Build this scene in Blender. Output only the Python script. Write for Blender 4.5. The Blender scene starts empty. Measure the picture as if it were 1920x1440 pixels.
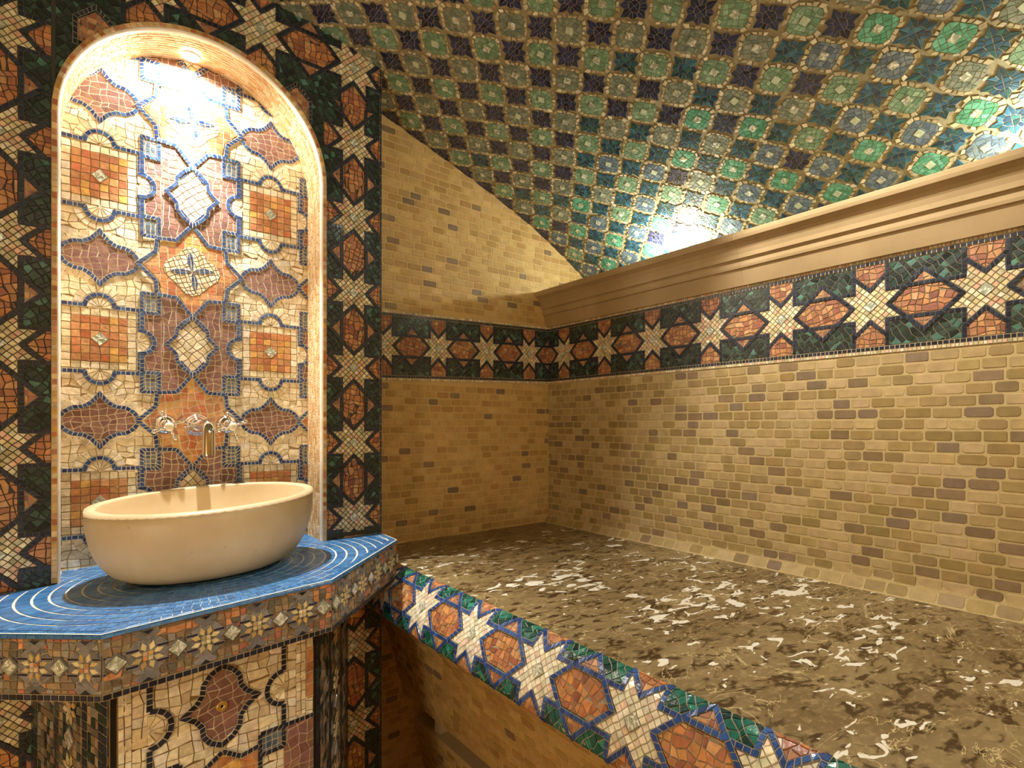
import bpy, bmesh, math, random
from math import sin, cos, pi, hypot, atan2, sqrt
from mathutils import Matrix, Vector
random.seed(7)
R = random.random
U = random.uniform
C = bpy.context.scene.collection
S = 0.75          # metres per layout unit
FL = 1.66         # floor lies this far below the eye, in layout units
def W(x, y, z): return (x*S, y*S, (z+FL)*S)

# ------------------------------------------------------------------ colours
def lin(h, a=1.0):
    h = h.lstrip('#'); c = [int(h[i:i+2], 16)/255 for i in (0, 2, 4)]
    return tuple((v/12.92 if v <= .04045 else ((v+.055)/1.055)**2.4) for v in c)+(a,)
def pal(s, rough=.35): return [lin(x, rough) for x in s.split()]
G_STROKE = (.13, .12, .105, .85)
def pick(p, var=.16):
    c = random.choice(p); k = 1+U(-var, var)
    return (c[0]*k, c[1]*k*(1+U(-.03, .03)), c[2]*k*(1+U(-.05, .05)), min(1, max(.08, c[3]+U(-.1, .12))))
CREAM = pal('eadcb2 decb98 e2b894 bcb084 d3c79e ecdebc cdb986 dcae8c', .4)
CREAMN = pal('f0e3c4 ead9b2 e4d3ac f2e7cf dfcb a2 ecddb8'.replace('dfcb a2','dfcba2'), .42)
RED = pal('b07a52 a86c4a c08a56 985f48 ca9868 ac7150 b98054', .42)
ORANGE = pal('c98a52 c68252 d8a658 bb7850 d29c68 c08a5c c07048', .4)
PURPLE = pal('8c645a 805a50 96705f 87605a 906858', .4)
GREEN = pal('26382f 2e4338 1e2625 384f42 252f2d 31423a 293832 4d7566', .42)
DARK = pal('1e2431 252c3c 1b1f2a 222a3a 2b3140', .42)
BLUEN = pal('2c4778 263f6e 34527f 2a4474 22396a 3a5a86', .3)
ROLLB = pal('2c4a88 345492 26407a 3a5c9c 2f4a82', .24)  # nosing outline: highlight put into a lighter blue than DARK
ROLLG = pal('1d5a50 256b5c 17433c 2f7d68 1a3b38 1f6254', .2)
GREYB = pal('5e6f7c 4d5f72 6f7d84 7c7f80', .35)
COUNT = pal('4179b2 3a70a8 4782ba 3e76b0 4f88be', .38)
BROWNS = pal('8a7254 9b8062 7a674f aa8f6c 8e8474 9a9488 6f6a5c b0705a c88a5e 8b7a5a', .4)
GREYS = pal('7d7a78 8a8682 74706c', .42)
RIM = pal('d6b070 c99a4c e0c08a c98e6a d8b890 b8703f cdb48a', .38)
NAVY = pal('2a3050 303860 23263c 363a5c 2a3850', .28)
TEAL = pal('245064 2c6078 204c50 346a80 22445a 265c5a', .26)
MEDG = pal('7aa080 6c9272 8aac8a 74987a 82a486 96b496', .32)
MEDT = pal('5aa585 68b292 4e9472 74ba9c 5aa080', .3)
MEDS = pal('83917e 788676 909884 728274 969a86', .3)
MEDB = pal('64798a 708594 5a6f80 7c8c90', .26)
PEB = pal('ccbf98 beae84 dacfae b0a07a e2d8ba a8986e c6ba92', .4)
TRAV = pal('a48c5a 9f8656 96804f ac9462 b49c6c baa274 baa274 9c8458 ae9668', .6)
TRAVD = pal('867050 8c7556 847058', .6)
TRAVB = pal('bd9a5e b79458 c4a266 b08c52 c9a86c c9a86c c09e62', .6)
G_LIGHT = lin('cdb68a', .8); G_BRICK = lin('c0aa78', .85); G_BRICKB = lin('cdac70', .85)
G_DARK = lin('6a5330', .85); G_GREY = lin('a79d88', .85); G_WHITE = lin('e6e0d0', .8); G_VAULT = lin('a69c7a', .8)  # G_DARK: grout browned, shade of the gaps put into its colour

# ------------------------------------------------------------------ materials
def nodes(name):
    m = bpy.data.materials.new(name); m.use_nodes = True
    nt = m.node_tree; b = nt.nodes['Principled BSDF']
    return m, nt, b
def N(nt, t, **kw):
    n = nt.nodes.new(t)
    for k, v in kw.items():
        if k in n.inputs: n.inputs[k].default_value = v
        else: setattr(n, k, v)
    return n
def attr_mat(name, lo, hi, nscale, bump, rough_mul=1.0, spec=.5, coat=0.0):
    m, nt, b = nodes(name)
    a = N(nt, 'ShaderNodeAttribute', attribute_name='Col')
    tc = N(nt, 'ShaderNodeTexCoord')
    no = N(nt, 'ShaderNodeTexNoise'); no.inputs['Scale'].default_value = nscale; no.inputs['Detail'].default_value = 5
    nt.links.new(tc.outputs['Object'], no.inputs['Vector'])
    mr = N(nt, 'ShaderNodeMapRange'); mr.inputs[1].default_value = .3; mr.inputs[2].default_value = .7
    mr.inputs[3].default_value = lo; mr.inputs[4].default_value = hi
    nt.links.new(no.outputs['Fac'], mr.inputs[0])
    mx = N(nt, 'ShaderNodeVectorMath', operation='SCALE')
    nt.links.new(a.outputs['Color'], mx.inputs[0]); nt.links.new(mr.outputs[0], mx.inputs['Scale'])
    nt.links.new(mx.outputs[0], b.inputs['Base Color'])
    ml = N(nt, 'ShaderNodeMath', operation='MULTIPLY'); ml.inputs[1].default_value = rough_mul
    nt.links.new(a.outputs['Alpha'], ml.inputs[0]); nt.links.new(ml.outputs[0], b.inputs['Roughness'])
    bp = N(nt, 'ShaderNodeBump'); bp.inputs['Strength'].default_value = bump; bp.inputs['Distance'].default_value = .002
    n2 = N(nt, 'ShaderNodeTexNoise'); n2.inputs['Scale'].default_value = nscale*1.6; n2.inputs['Detail'].default_value = 3
    nt.links.new(tc.outputs['Object'], n2.inputs['Vector'])
    nt.links.new(n2.outputs['Fac'], bp.inputs['Height']); nt.links.new(bp.outputs['Normal'], b.inputs['Normal'])
    b.inputs['Specular IOR Level'].default_value = spec
    b.inputs['Coat Weight'].default_value = coat; b.inputs['Coat Roughness'].default_value = .12
    return m
M_GROUT = attr_mat('grout', .85, 1.1, 300, .3, 1, .2)
M_TILE = attr_mat('stone_tessera', .78, 1.18, 90, .35)
M_GLOSS = attr_mat('polished_tessera', .75, 1.2, 90, .3, .8, .5, .35)
M_BRICK = attr_mat('tumbled_travertine', .86, 1.1, 40, .35, 1, .25)
def shell_mat():
    m, nt, b = nodes('mother_of_pearl')
    tc = N(nt, 'ShaderNodeTexCoord'); w = N(nt, 'ShaderNodeTexNoise')
    w.inputs['Scale'].default_value = 55; w.inputs['Distortion'].default_value = 2.5
    nt.links.new(tc.outputs['Object'], w.inputs['Vector'])
    cr = N(nt, 'ShaderNodeValToRGB'); e = cr.color_ramp.elements
    e[0].position = .35; e[0].color = lin('98a592'); e[1].position = .62; e[1].color = lin('f4f5ea')
    x = cr.color_ramp.elements.new(.5); x.color = lin('b9b99a')
    nt.links.new(w.outputs['Fac'], cr.inputs[0]); nt.links.new(cr.outputs[0], b.inputs['Base Color'])
    b.inputs['Roughness'].default_value = .16; b.inputs['Metallic'].default_value = .1; b.inputs['Coat Weight'].default_value = .8
    bp = N(nt, 'ShaderNodeBump'); bp.inputs['Strength'].default_value = .7; bp.inputs['Distance'].default_value = .003
    nt.links.new(w.outputs['Fac'], bp.inputs['Height']); nt.links.new(bp.outputs['Normal'], b.inputs['Normal'])
    return m
M_SHELL = shell_mat()
def stone_mat(name, c1, c2, rough=.45, scale=6, pits=True, spec=.4):
    m, nt, b = nodes(name)
    tc = N(nt, 'ShaderNodeTexCoord'); n = N(nt, 'ShaderNodeTexNoise')
    n.inputs['Scale'].default_value = scale; n.inputs['Detail'].default_value = 8; n.inputs['Roughness'].default_value = .6
    nt.links.new(tc.outputs['Object'], n.inputs['Vector'])
    cr = N(nt, 'ShaderNodeValToRGB'); e = cr.color_ramp.elements
    e[0].position = .32; e[0].color = lin(c1); e[1].position = .68; e[1].color = lin(c2)
    nt.links.new(n.outputs['Fac'], cr.inputs[0])
    col = cr.outputs[0]
    if pits:
        v = N(nt, 'ShaderNodeTexNoise'); v.inputs['Scale'].default_value = scale*16; v.inputs['Detail'].default_value = 2
        nt.links.new(tc.outputs['Object'], v.inputs['Vector'])
        r2 = N(nt, 'ShaderNodeMapRange'); r2.inputs[1].default_value = .215; r2.inputs[2].default_value = .25
        nt.links.new(v.outputs['Fac'], r2.inputs[0])
        mx = N(nt, 'ShaderNodeMix', data_type='RGBA'); mx.inputs[6].default_value = lin('8a6a44')
        nt.links.new(r2.outputs[0], mx.inputs[0]); nt.links.new(col, mx.inputs[7]); col = mx.outputs[2]
    nt.links.new(col, b.inputs['Base Color']); b.inputs['Roughness'].default_value = rough
    b.inputs['Specular IOR Level'].default_value = spec
    bp = N(nt, 'ShaderNodeBump'); bp.inputs['Strength'].default_value = .12; bp.inputs['Distance'].default_value = .004
    nt.links.new(n.outputs['Fac'], bp.inputs['Height']); nt.links.new(bp.outputs['Normal'], b.inputs['Normal'])
    return m
M_BASIN = stone_mat('cream_limestone', 'ccb286', 'e0cba4', .42, 5)
M_CORN = stone_mat('carved_limestone', 'a28a62', 'b69c74', .65, 7, True, .2)
M_PLAST = stone_mat('plain_travertine', 'b8935c', 'cba870', .7, 8, False, .2)
M_LITE = stone_mat('pale_stone', 'd8c8a2', 'e8dcc0', .5, 8, False, .3)
def plain(name, col, rough, metal=0.0, emit=0.0):
    m, nt, b = nodes(name); b.inputs['Base Color'].default_value = lin(col); b.inputs['Roughness'].default_value = rough
    b.inputs['Metallic'].default_value = metal
    if emit:
        b.inputs['Emission Color'].default_value = lin(col); b.inputs['Emission Strength'].default_value = emit
    return m
M_CHROME = plain('polished_chrome', 'e9e6e2', .06, 1.0)
M_PORC = plain('white_porcelain', 'efe9d2', .15)
M_BRASS = plain('pale_brass', 'e3c06a', .3, .6)
M_BLACK = plain('black_gap', '0c0b0a', .5)
M_LAMP = plain('lamp_glass', 'fff6e6', .4, 0, 25)
M_WHITE = plain('white_enamel', 'e8e4da', .4)
def marble():
    m, nt, b = nodes('brown_marble')
    tc = N(nt, 'ShaderNodeTexCoord'); mp = N(nt, 'ShaderNodeMapping')
    mp.inputs['Rotation'].default_value = (0, 0, .62); mp.inputs['Scale'].default_value = (1, 1.9, 1)
    nt.links.new(tc.outputs['Object'], mp.inputs['Vector'])
    def noise(sc, det, dist, rough=.55, src=None):
        n = N(nt, 'ShaderNodeTexNoise'); n.inputs['Scale'].default_value = sc; n.inputs['Detail'].default_value = det
        n.inputs['Distortion'].default_value = dist; n.inputs['Roughness'].default_value = rough
        nt.links.new((src or mp).outputs[0 if src is None else 'Object'], n.inputs['Vector']); return n
    def rng(o, a, c):
        r = N(nt, 'ShaderNodeMapRange'); r.inputs[1].default_value = a; r.inputs[2].default_value = c
        nt.links.new(o, r.inputs[0]); return r.outputs[0]
    def mix(f, a, bcol):
        x = N(nt, 'ShaderNodeMix', data_type='RGBA'); nt.links.new(f, x.inputs[0])
        if isinstance(a, tuple): x.inputs[6].default_value = a
        else: nt.links.new(a, x.inputs[6])
        x.inputs[7].default_value = bcol; return x.outputs[2]
    n1 = noise(5, 4, .3); base = mix(rng(n1.outputs['Fac'], .35, .65), lin('6e5b3a'), lin('8e7b55'))
    n2 = noise(24, 3, .7); c = mix(rng(n2.outputs['Fac'], .51, .6), base, lin('3f2d18'))
    n5 = noise(60, 4, .3); c = mix(rng(n5.outputs['Fac'], .5, .75), c, lin('a18b62'))
    n3 = noise(21, 2.6, .7)
    n3b = noise(2.6, 1.5, 0)
    ad = N(nt, 'ShaderNodeMath', operation='MULTIPLY_ADD'); ad.inputs[1].default_value = .45
    nt.links.new(n3b.outputs['Fac'], ad.inputs[0]); nt.links.new(n3.outputs['Fac'], ad.inputs[2])
    c = mix(rng(ad.outputs[0], .858, .87), c, lin('e9e4d2'))
    n4 = noise(3.3, 5, 1.2, .6); ab = N(nt, 'ShaderNodeMath', operation='SUBTRACT'); ab.inputs[1].default_value = .5
    nt.links.new(n4.outputs['Fac'], ab.inputs[0]); a2 = N(nt, 'ShaderNodeMath', operation='ABSOLUTE'); nt.links.new(ab.outputs[0], a2.inputs[0])
    c2 = N(nt, 'ShaderNodeMapRange'); c2.inputs[1].default_value = .0015; c2.inputs[2].default_value = .005; c2.inputs[3].default_value = .75; c2.inputs[4].default_value = 0
    nt.links.new(a2.outputs[0], c2.inputs[0]); c = mix(c2.outputs[0], c, lin('d4bf8c'))
    nt.links.new(c, b.inputs['Base Color']); b.inputs['Roughness'].default_value = .32
    b.inputs['Specular IOR Level'].default_value = .45
    return m
M_MARBLE = marble()

# ------------------------------------------------------------------ polygon tools
def area(p):
    a = 0
    for i in range(len(p)):
        x0, y0 = p[i-1]; x1, y1 = p[i]; a += x0*y1-x1*y0
    return a/2
def clip(sub, cl):
    out = sub
    n = len(cl)
    for i in range(n):
        if len(out) < 3: return []
        ax, ay = cl[i]; bx, by = cl[(i+1) % n]; ex, ey = bx-ax, by-ay
        inp = out; out = []
        px, py = inp[-1]; pd = ex*(py-ay)-ey*(px-ax)
        for (qx, qy) in inp:
            qd = ex*(qy-ay)-ey*(qx-ax)
            if (qd >= 0) != (pd >= 0):
                t = pd/(pd-qd); out.append((px+t*(qx-px), py+t*(qy-py)))
            if qd >= 0: out.append((qx, qy))
            px, py, pd = qx, qy, qd
    return out
def dedupe(p, e):
    out = []
    for q in p:
        if not out or hypot(q[0]-out[-1][0], q[1]-out[-1][1]) > e: out.append(q)
    while len(out) > 2 and hypot(out[0][0]-out[-1][0], out[0][1]-out[-1][1]) <= e: out.pop()
    return out
def inset(p, g):
    n = len(p); out = []
    for i in range(n):
        x0, y0 = p[i-1]; x1, y1 = p[i]; x2, y2 = p[(i+1) % n]
        ax, ay = x1-x0, y1-y0; bx, by = x2-x1, y2-y1
        la = hypot(ax, ay) or 1e-9; lb = hypot(bx, by) or 1e-9
        n1x, n1y = -ay/la, ax/la; n2x, n2y = -by/lb, bx/lb
        k = max(.35, 1+n1x*n2x+n1y*n2y)
        out.append((x1+(n1x+n2x)*g/k, y1+(n1y+n2y)*g/k))
    return out
def rect(u0, v0, u1, v1): return [(u0, v0), (u1, v0), (u1, v1), (u0, v1)]
def rot(p, a, o=(0, 0)):
    c, s = cos(a), sin(a); return [(o[0]+c*x-s*y, o[1]+s*x+c*y) for x, y in p]

class Mos:
    """collects tesserae laid on one surface; mp(u, v, h) gives the point in layout units"""
    def __init__(s, mp, flip=False, clipf=None, mats=None):
        s.mp = mp; s.flip = flip; s.clipf = clipf; s.v = []; s.f = []; s.c = []; s.m = []; s.low = False
        s.mats = mats or [M_GROUT, M_TILE, M_SHELL, M_GLOSS, M_BRICK]
    def face(s, pts, col, mat):
        b = len(s.v); s.v.extend(W(*p) for p in pts); s.f.append(list(range(b, b+len(pts)))); s.c.append(col); s.m.append(mat)
    def flat(s, poly, h, col, mat=0):
        if area(poly) < 0: poly = poly[::-1]
        if s.flip: poly = poly[::-1]
        s.face([s.mp(u, v, h) for u, v in poly], col, mat)
    def tile(s, poly, col, L=0, g=.0011, mat=1, th=.0022, pad=None, bev=.0007):
        if len(poly) < 3: return
        if area(poly) < 0: poly = poly[::-1]
        if s.clipf:
            poly = s.clipf(poly)
            if not poly or len(poly) < 3: return
        poly = dedupe(poly, .0012)
        if len(poly) < 3: return
        A = area(poly)
        if A < 1.6e-5: return
        g *= .8; q = inset(poly, g)
        if area(q) < .25*A: 
            return
        h0 = L*.0017; ph = .0009; h1 = h0+th+R()*.0005
        if s.low: h0 = L*.00085; ph = .0007; h1 = h0+.0013+R()*.0002
        r = inset(q, bev)
        if area(r) < .2*A: r = q
        if L > 0 or pad:
            s.flat(poly, h0+ph+R()*.00008, pad or G_GREY, 0)
        if s.flip: q = q[::-1]; r = r[::-1]
        b = len(s.v); n = len(q)
        # slight random tilt of each tessera
        tx, ty = U(-.014, .014), U(-.014, .014); cx = sum(a for a, _ in r)/n; cy = sum(a for _, a in r)/n
        mp = s.mp
        s.v.extend(W(*mp(u, v, h0)) for u, v in q)
        s.v.extend(W(*mp(u, v, h1+(u-cx)*tx+(v-cy)*ty)) for u, v in r)
        for i in range(n):
            j = (i+1) % n; s.f.append([b+i, b+j, b+n+j, b+n+i]); s.c.append(col); s.m.append(mat)
        s.f.append(list(range(b+n, b+2*n))); s.c.append(col); s.m.append(mat)
    def fill(s, poly, cw, ch=None, ang=0., jit=.3, pl=CREAM, L=0, mat=1, g=.0011, pad=None, org=None, var=.16, merge=0):
        ch = ch or cw
        if area(poly) < 0: poly = poly[::-1]
        if org is None: org = (sum(p[0] for p in poly)/len(poly), sum(p[1] for p in poly)/len(poly))
        c, sn = cos(-ang), sin(-ang)
        loc = [((x-org[0])*c-(y-org[1])*sn, (x-org[0])*sn+(y-org[1])*c) for x, y in poly]
        x0 = min(p[0] for p in loc); x1 = max(p[0] for p in loc); y0 = min(p[1] for p in loc); y1 = max(p[1] for p in loc)
        i0, i1 = math.floor(x0/cw)-1, math.ceil(x1/cw)+1; j0, j1 = math.floor(y0/ch)-1, math.ceil(y1/ch)+1
        P = {}
        for i in range(i0, i1+1):
            for j in range(j0, j1+1): P[i, j] = ((i+U(-jit, jit))*cw, (j+U(-jit, jit))*ch)
        c, sn = cos(ang), sin(ang)
        used = set()
        for i in range(i0, i1):
            for j in range(j0, j1):
                if (i, j) in used: continue
                if merge and R() < merge and i+1 < i1 and (i+1, j) not in used:
                    q = [P[i, j], P[i+1, j], P[i+2, j] if (i+2, j) in P else P[i+1, j], P[i+2, j+1] if (i+2, j+1) in P else P[i+1, j+1], P[i, j+1]]; used.add((i+1, j))
                else: q = [P[i, j], P[i+1, j], P[i+1, j+1], P[i, j+1]]
                if max(a[0] for a in q) < x0 or min(a[0] for a in q) > x1 or max(a[1] for a in q) < y0 or min(a[1] for a in q) > y1: continue
                r = clip(loc, q)
                if len(r) < 3: continue
                s.tile([(org[0]+x*c-y*sn, org[1]+x*sn+y*c) for x, y in r], pick(pl, var), L, g, mat, pad=pad)
    def stroke(s, pts, w, seg, pl, L=1, closed=False, mat=1, g=.0009, pad=None, var=.16):
        P = list(pts)
        if closed: P.append(P[0])
        # offset points with mitre
        n = len(P); Lf = []; Rt = []
        for i in range(n):
            if closed:
                a = P[i-1] if i > 0 else P[-2]; b = P[(i+1)] if i < n-1 else P[1]
            else:
                a = P[i-1] if i > 0 else None; b = P[i+1] if i < n-1 else None
            ns = []
            for (p, q) in ((a, P[i]), (P[i], b)):
                if p is None or q is None: continue
                dx, dy = q[0]-p[0], q[1]-p[1]; l = hypot(dx, dy) or 1e-9; ns.append((-dy/l, dx/l))
            if len(ns) == 1: nx, ny = ns[0]; k = 1
            else:
                nx, ny = ns[0][0]+ns[1][0], ns[0][1]+ns[1][1]; k = max(.5, 1+ns[0][0]*ns[1][0]+ns[0][1]*ns[1][1])
            Lf.append((P[i][0]+nx*w/2/k, P[i][1]+ny*w/2/k)); Rt.append((P[i][0]-nx*w/2/k, P[i][1]-ny*w/2/k))
        for i in range(n-1):
            l = hypot(P[i+1][0]-P[i][0], P[i+1][1]-P[i][1]); m = max(1, round(l/seg))
            for k in range(m):
                t0, t1 = k/m, (k+1)/m
                if 0 < k: t0 += ja
                ja = U(-.12, .12)/m if k < m-1 else 0
                t1 += ja
                f = lambda A, B, t: (A[0]+(B[0]-A[0])*t, A[1]+(B[1]-A[1])*t)
                s.tile([f(Rt[i], Rt[i+1], t0), f(Rt[i], Rt[i+1], t1), f(Lf[i], Lf[i+1], t1), f(Lf[i], Lf[i+1], t0)], pick(pl, var), L, g, mat, pad=pad)
    def bricks(s, u0, u1, v0, v1, Lb, Hb, pl, pd=None, skip=None, mat=4, seedshift=0., ch=.16, g=.0034, th=.0009, dark=.1):
        rows = int(round((v1-v0)/Hb)); Hb = (v1-v0)/rows
        for r in range(rows):
            off = (r % 2)*.5*Lb+U(-.1, .1)*Lb; x = u0-Lb+off
            while x < u1:
                l = Lb*U(.82, 1.12)
                a, b = max(x, u0), min(x+l, u1); x += l
                if b-a < .012: continue
                v = v0+r*Hb+U(-.001, .001)
                if skip and skip((a+b)/2, v+Hb/2): continue
                c = Hb*U(.1, .26)
                q = [(a+c, v), (b-c, v), (b, v+c*.8), (b, v+Hb-c*.8), (b-c, v+Hb), (a+c, v+Hb), (a, v+Hb-c*.8), (a, v+c*.8)]
                s.tile(q, pick(TRAVD if (pd is None and R() < dark) else pl, .07), 0, g, mat, th=th+R()*.0008, bev=.0014)
    def build(s, name, parent=None):
        me = bpy.data.meshes.new(name); me.from_pydata(s.v, [], s.f)
        for m in s.mats: me.materials.append(m)
        me.polygons.foreach_set('material_index', s.m)
        at = me.attributes.new('Col', 'FLOAT_COLOR', 'FACE')
        at.data.foreach_set('color', [x for c in s.c for x in c])
        me.update()
        o = bpy.data.objects.new(name, me); C.objects.link(o); par(o, parent)
        return o
def par(o, p):
    if p: o.parent = p; o.matrix_parent_inverse = Matrix.Translation(-Vector(p.location))
def obj(name, bm, mat, parent=None, smooth=False):
    me = bpy.data.meshes.new(name)
    bmesh.ops.recalc_face_normals(bm, faces=bm.faces)
    bm.to_mesh(me); bm.free()
    for m in (mat if isinstance(mat, list) else [mat]): me.materials.append(m)
    if smooth: me.polygons.foreach_set('use_smooth', [True]*len(me.polygons))
    o = bpy.data.objects.new(name, me); C.objects.link(o); par(o, parent)
    return o
def thing(name, label, cat, loc, group=None):
    o = bpy.data.objects.new(name, None); C.objects.link(o); o.location = W(*loc); o.empty_display_size = .05
    o['label'] = label; o['category'] = cat
    if group: o['group'] = group
    return o
def struct(o, label=None):
    o['kind'] = 'structure'
    if label: o['label'] = label
    return o
def prism(bm, poly, h0, h1, mp):
    """closed solid between two copies of a polygon; mp(u, v, h)"""
    a = [bm.verts.new(W(*mp(u, v, h0))) for u, v in poly]; b = [bm.verts.new(W(*mp(u, v, h1))) for u, v in poly]
    n = len(poly); bm.faces.new(a[::-1]); bm.faces.new(b)
    for i in range(n): bm.faces.new([a[i], a[(i+1) % n], b[(i+1) % n], b[i]])
def box(bm, x0, y0, z0, x1, y1, z1):
    prism(bm, [(x0, y0), (x1, y0), (x1, y1), (x0, y1)], z0, z1, lambda u, v, h: (u, v, h))
def extrude_profile(bm, prof, y0, y1, cap=True):
    """prof = closed loop of (x, z)"""
    a = [bm.verts.new(W(x, y0, z)) for x, z in prof]; b = [bm.verts.new(W(x, y1, z)) for x, z in prof]; n = len(prof)
    for i in range(n): bm.faces.new([a[i], a[(i+1) % n], b[(i+1) % n], b[i]])
    if cap: bm.faces.new(a); bm.faces.new(b[::-1])

# ------------------------------------------------------------------ star-and-hexagon border
def band(M, L2, p, ks, tlo, thi, slo, shi, hexp=RED, gp=GREEN, dp=DARK, gmat=3, edge=True, th=.0024, stp=CREAM):
    """L2(s, t) -> (u, v) with s, t in pitches; ks = star numbers"""
    old = M.clipf; sp = G_GREY if gp is ROLLG else G_STROKE
    rc = rect(slo, tlo, shi, thi)
    def L(poly):
        q = clip(poly, rc)
        return [L2(a, b) for a, b in q] if len(q) > 2 else []
    def fill(poly, *a, **k):
        q = L(poly)
        if len(q) > 2: M.fill(q, *a, **k)
    def stroke(pts, w, *a, **k):
        # keep the stroke inside the frame by clipping every tessera
        inner = old
        corners = [L2(slo, tlo), L2(shi, tlo), L2(shi, thi), L2(slo, thi)]
        if area(corners) < 0: corners = corners[::-1]
        def cf(q):
            q = clip(q, corners)
            if len(q) < 3: return []
            return inner(q) if inner else q
        M.clipf = cf; M.stroke([L2(a, b) for a, b in pts], w*p, *a, **k); M.clipf = old
    tb = .457 if edge else 9
    T1 = min(thi, tb); T0 = max(tlo, -tb)
    d = L2(1, 0); o = L2(0, 0); base = atan2(d[1]-o[1], d[0]-o[0])
    a = .147
    for k in ks:
        star = [(a, 2*a), (a, a), (2*a, a), (a, 0), (2*a, -a), (a, -a), (a, -2*a), (0, -a), (-a, -2*a), (-a, -a), (-2*a, -a), (-a, 0), (-2*a, a), (-a, a), (-a, 2*a), (0, a)]
        fill([(k+x, y) for x, y in star], .0515*p, None, base+pi/4, .1, stp, 0, 1, org=L2(k, 0))
        sh = [(.072*cos(pi/2*i), .072*sin(pi/2*i)) for i in range(4)]
        if slo < k-.07 and k+.07 < shi: M.tile([L2(k+x, y) for x, y in sh], lin('c8ccb8', .15), 1, .0006, 2, pad=G_DARK)
        for sg in (1, -1):
            T = T1 if sg > 0 else -T0
            if T < .15: continue
            # green block
            fill([(k+a, sg*a), (k+1-a, sg*a), (k+1-a, sg*T), (k+a, sg*T)], .062*p, None, base+U(.5, .9), .34, gp, 0, gmat, var=.3)
            # triangle
            fill([(k+.397, sg*.19), (k+.603, sg*.19), (k+.5, sg*.295)], .06*p, None, base, .2, hexp, 1, 1)
            stroke([(k+a+.02, sg*a), (k+a+.02, sg*.345)], .04, .05*p, dp, 1, False, gmat, pad=sp)
            stroke([(k+1-a-.02, sg*a), (k+1-a-.02, sg*.345)], .04, .05*p, dp, 1, False, gmat, pad=sp)
            stroke([(k+a, sg*(a+.02)), (k+.34, sg*(a+.02))], .04, .05*p, dp, 1, False, gmat, pad=sp)
            stroke([(k+1-a, sg*(a+.02)), (k+.66, sg*(a+.02))], .04, .05*p, dp, 1, False, gmat, pad=sp)
            stroke([(k+.355, sg*.17), (k+.645, sg*.17)], .04, .05*p, dp, 2, False, gmat, pad=sp)
            # kite beside the star
            if T > .21:
                fill([(k, sg*.205), (k+.146, sg*.352), (k+.146, sg*T), (k-.146, sg*T), (k-.146, sg*.352)], .062*p, None, base, .3, hexp, 0, 1)
                stroke([(k-.167, sg*max(T, .344)), (k-.167, sg*.344), (k, sg*.177), (k+.167, sg*.344), (k+.167, sg*max(T, .344))], .041, .052*p, dp, 1, False, gmat, pad=sp)
        # hexagon
        fill([(k+.205, 0), (k+.355, a), (k+.645, a), (k+.795, 0), (k+.645, -a), (k+.355, -a)], .062*p, None, base+U(-.3, .3), .33, hexp, 0, 1, merge=.12)
        stroke([(k+.177, 0), (k+.5, .323), (k+.823, 0), (k+.5, -.323)], .042, .055*p, dp, 2, True, gmat, pad=sp)
    if edge:
        if thi > .46:
            stroke([(slo, .479), (shi, .479)], .042, .047*p, dp, 1, False, gmat, pad=G_LIGHT)
            stroke([(slo, .521), (shi, .521)], .038, .036*p, CREAM, 1, False, 1)
        if tlo < -.46:
            stroke([(slo, -.479), (shi, -.479)], .042, .047*p, dp, 1, False, gmat, pad=G_LIGHT)
            stroke([(slo, -.521), (shi, -.521)], .038, .036*p, CREAM, 1, False, 1)

# ------------------------------------------------------------------ vault profile
VP = [(-1.5, 1.02), (-1.2, 1.17), (-.8, 1.32), (-.4, 1.42), (0, 1.475), (.3, 1.492), (.541, 1.482), (.759, 1.453), (.913, 1.4126), (1.012, 1.377), (1.384, 1.257), (1.64, 1.17), (1.891, 1.07), (2.088, .972), (2.259, .8745), (2.36, .79), (2.42, .70)]
def cat(pts, n=10):
    out = []
    for i in range(len(pts)-1):
        p0 = pts[max(i-1, 0)]; p1 = pts[i]; p2 = pts[i+1]; p3 = pts[min(i+2, len(pts)-1)]
        for k in range(n):
            t = k/n; f = lambda a, b, c, d: .5*((2*b)+(-a+c)*t+(2*a-5*b+4*c-d)*t*t+(-a+3*b-3*c+d)*t**3)
            out.append((f(p0[0], p1[0], p2[0], p3[0]), f(p0[1], p1[1], p2[1], p3[1])))
    out.append(pts[-1]); return out
class Curve:
    def __init__(s, pts):
        s.p = pts; s.s = [0]
        for i in range(1, len(pts)): s.s.append(s.s[-1]+hypot(pts[i][0]-pts[i-1][0], pts[i][1]-pts[i-1][1]))
    def at(s, q):
        S_ = s.s; lo, hi = 0, len(S_)-2
        while lo < hi:
            m = (lo+hi+1)//2
            if S_[m] <= q: lo = m
            else: hi = m-1
        a, b = s.p[lo], s.p[lo+1]; l = S_[lo+1]-S_[lo]; t = (q-S_[lo])/l
        return (a[0]+(b[0]-a[0])*t, a[1]+(b[1]-a[1])*t, (b[0]-a[0])/l, (b[1]-a[1])/l)
VC = Curve(cat(VP, 8))
def zv(x):
    p = VC.p
    for i in range(len(p)-1):
        if p[i][0] <= x <= p[i+1][0]: return p[i][1]+(p[i+1][1]-p[i][1])*(x-p[i][0])/(p[i+1][0]-p[i][0]+1e-9)
    return p[0][1] if x < p[0][0] else p[-1][1]
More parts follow.
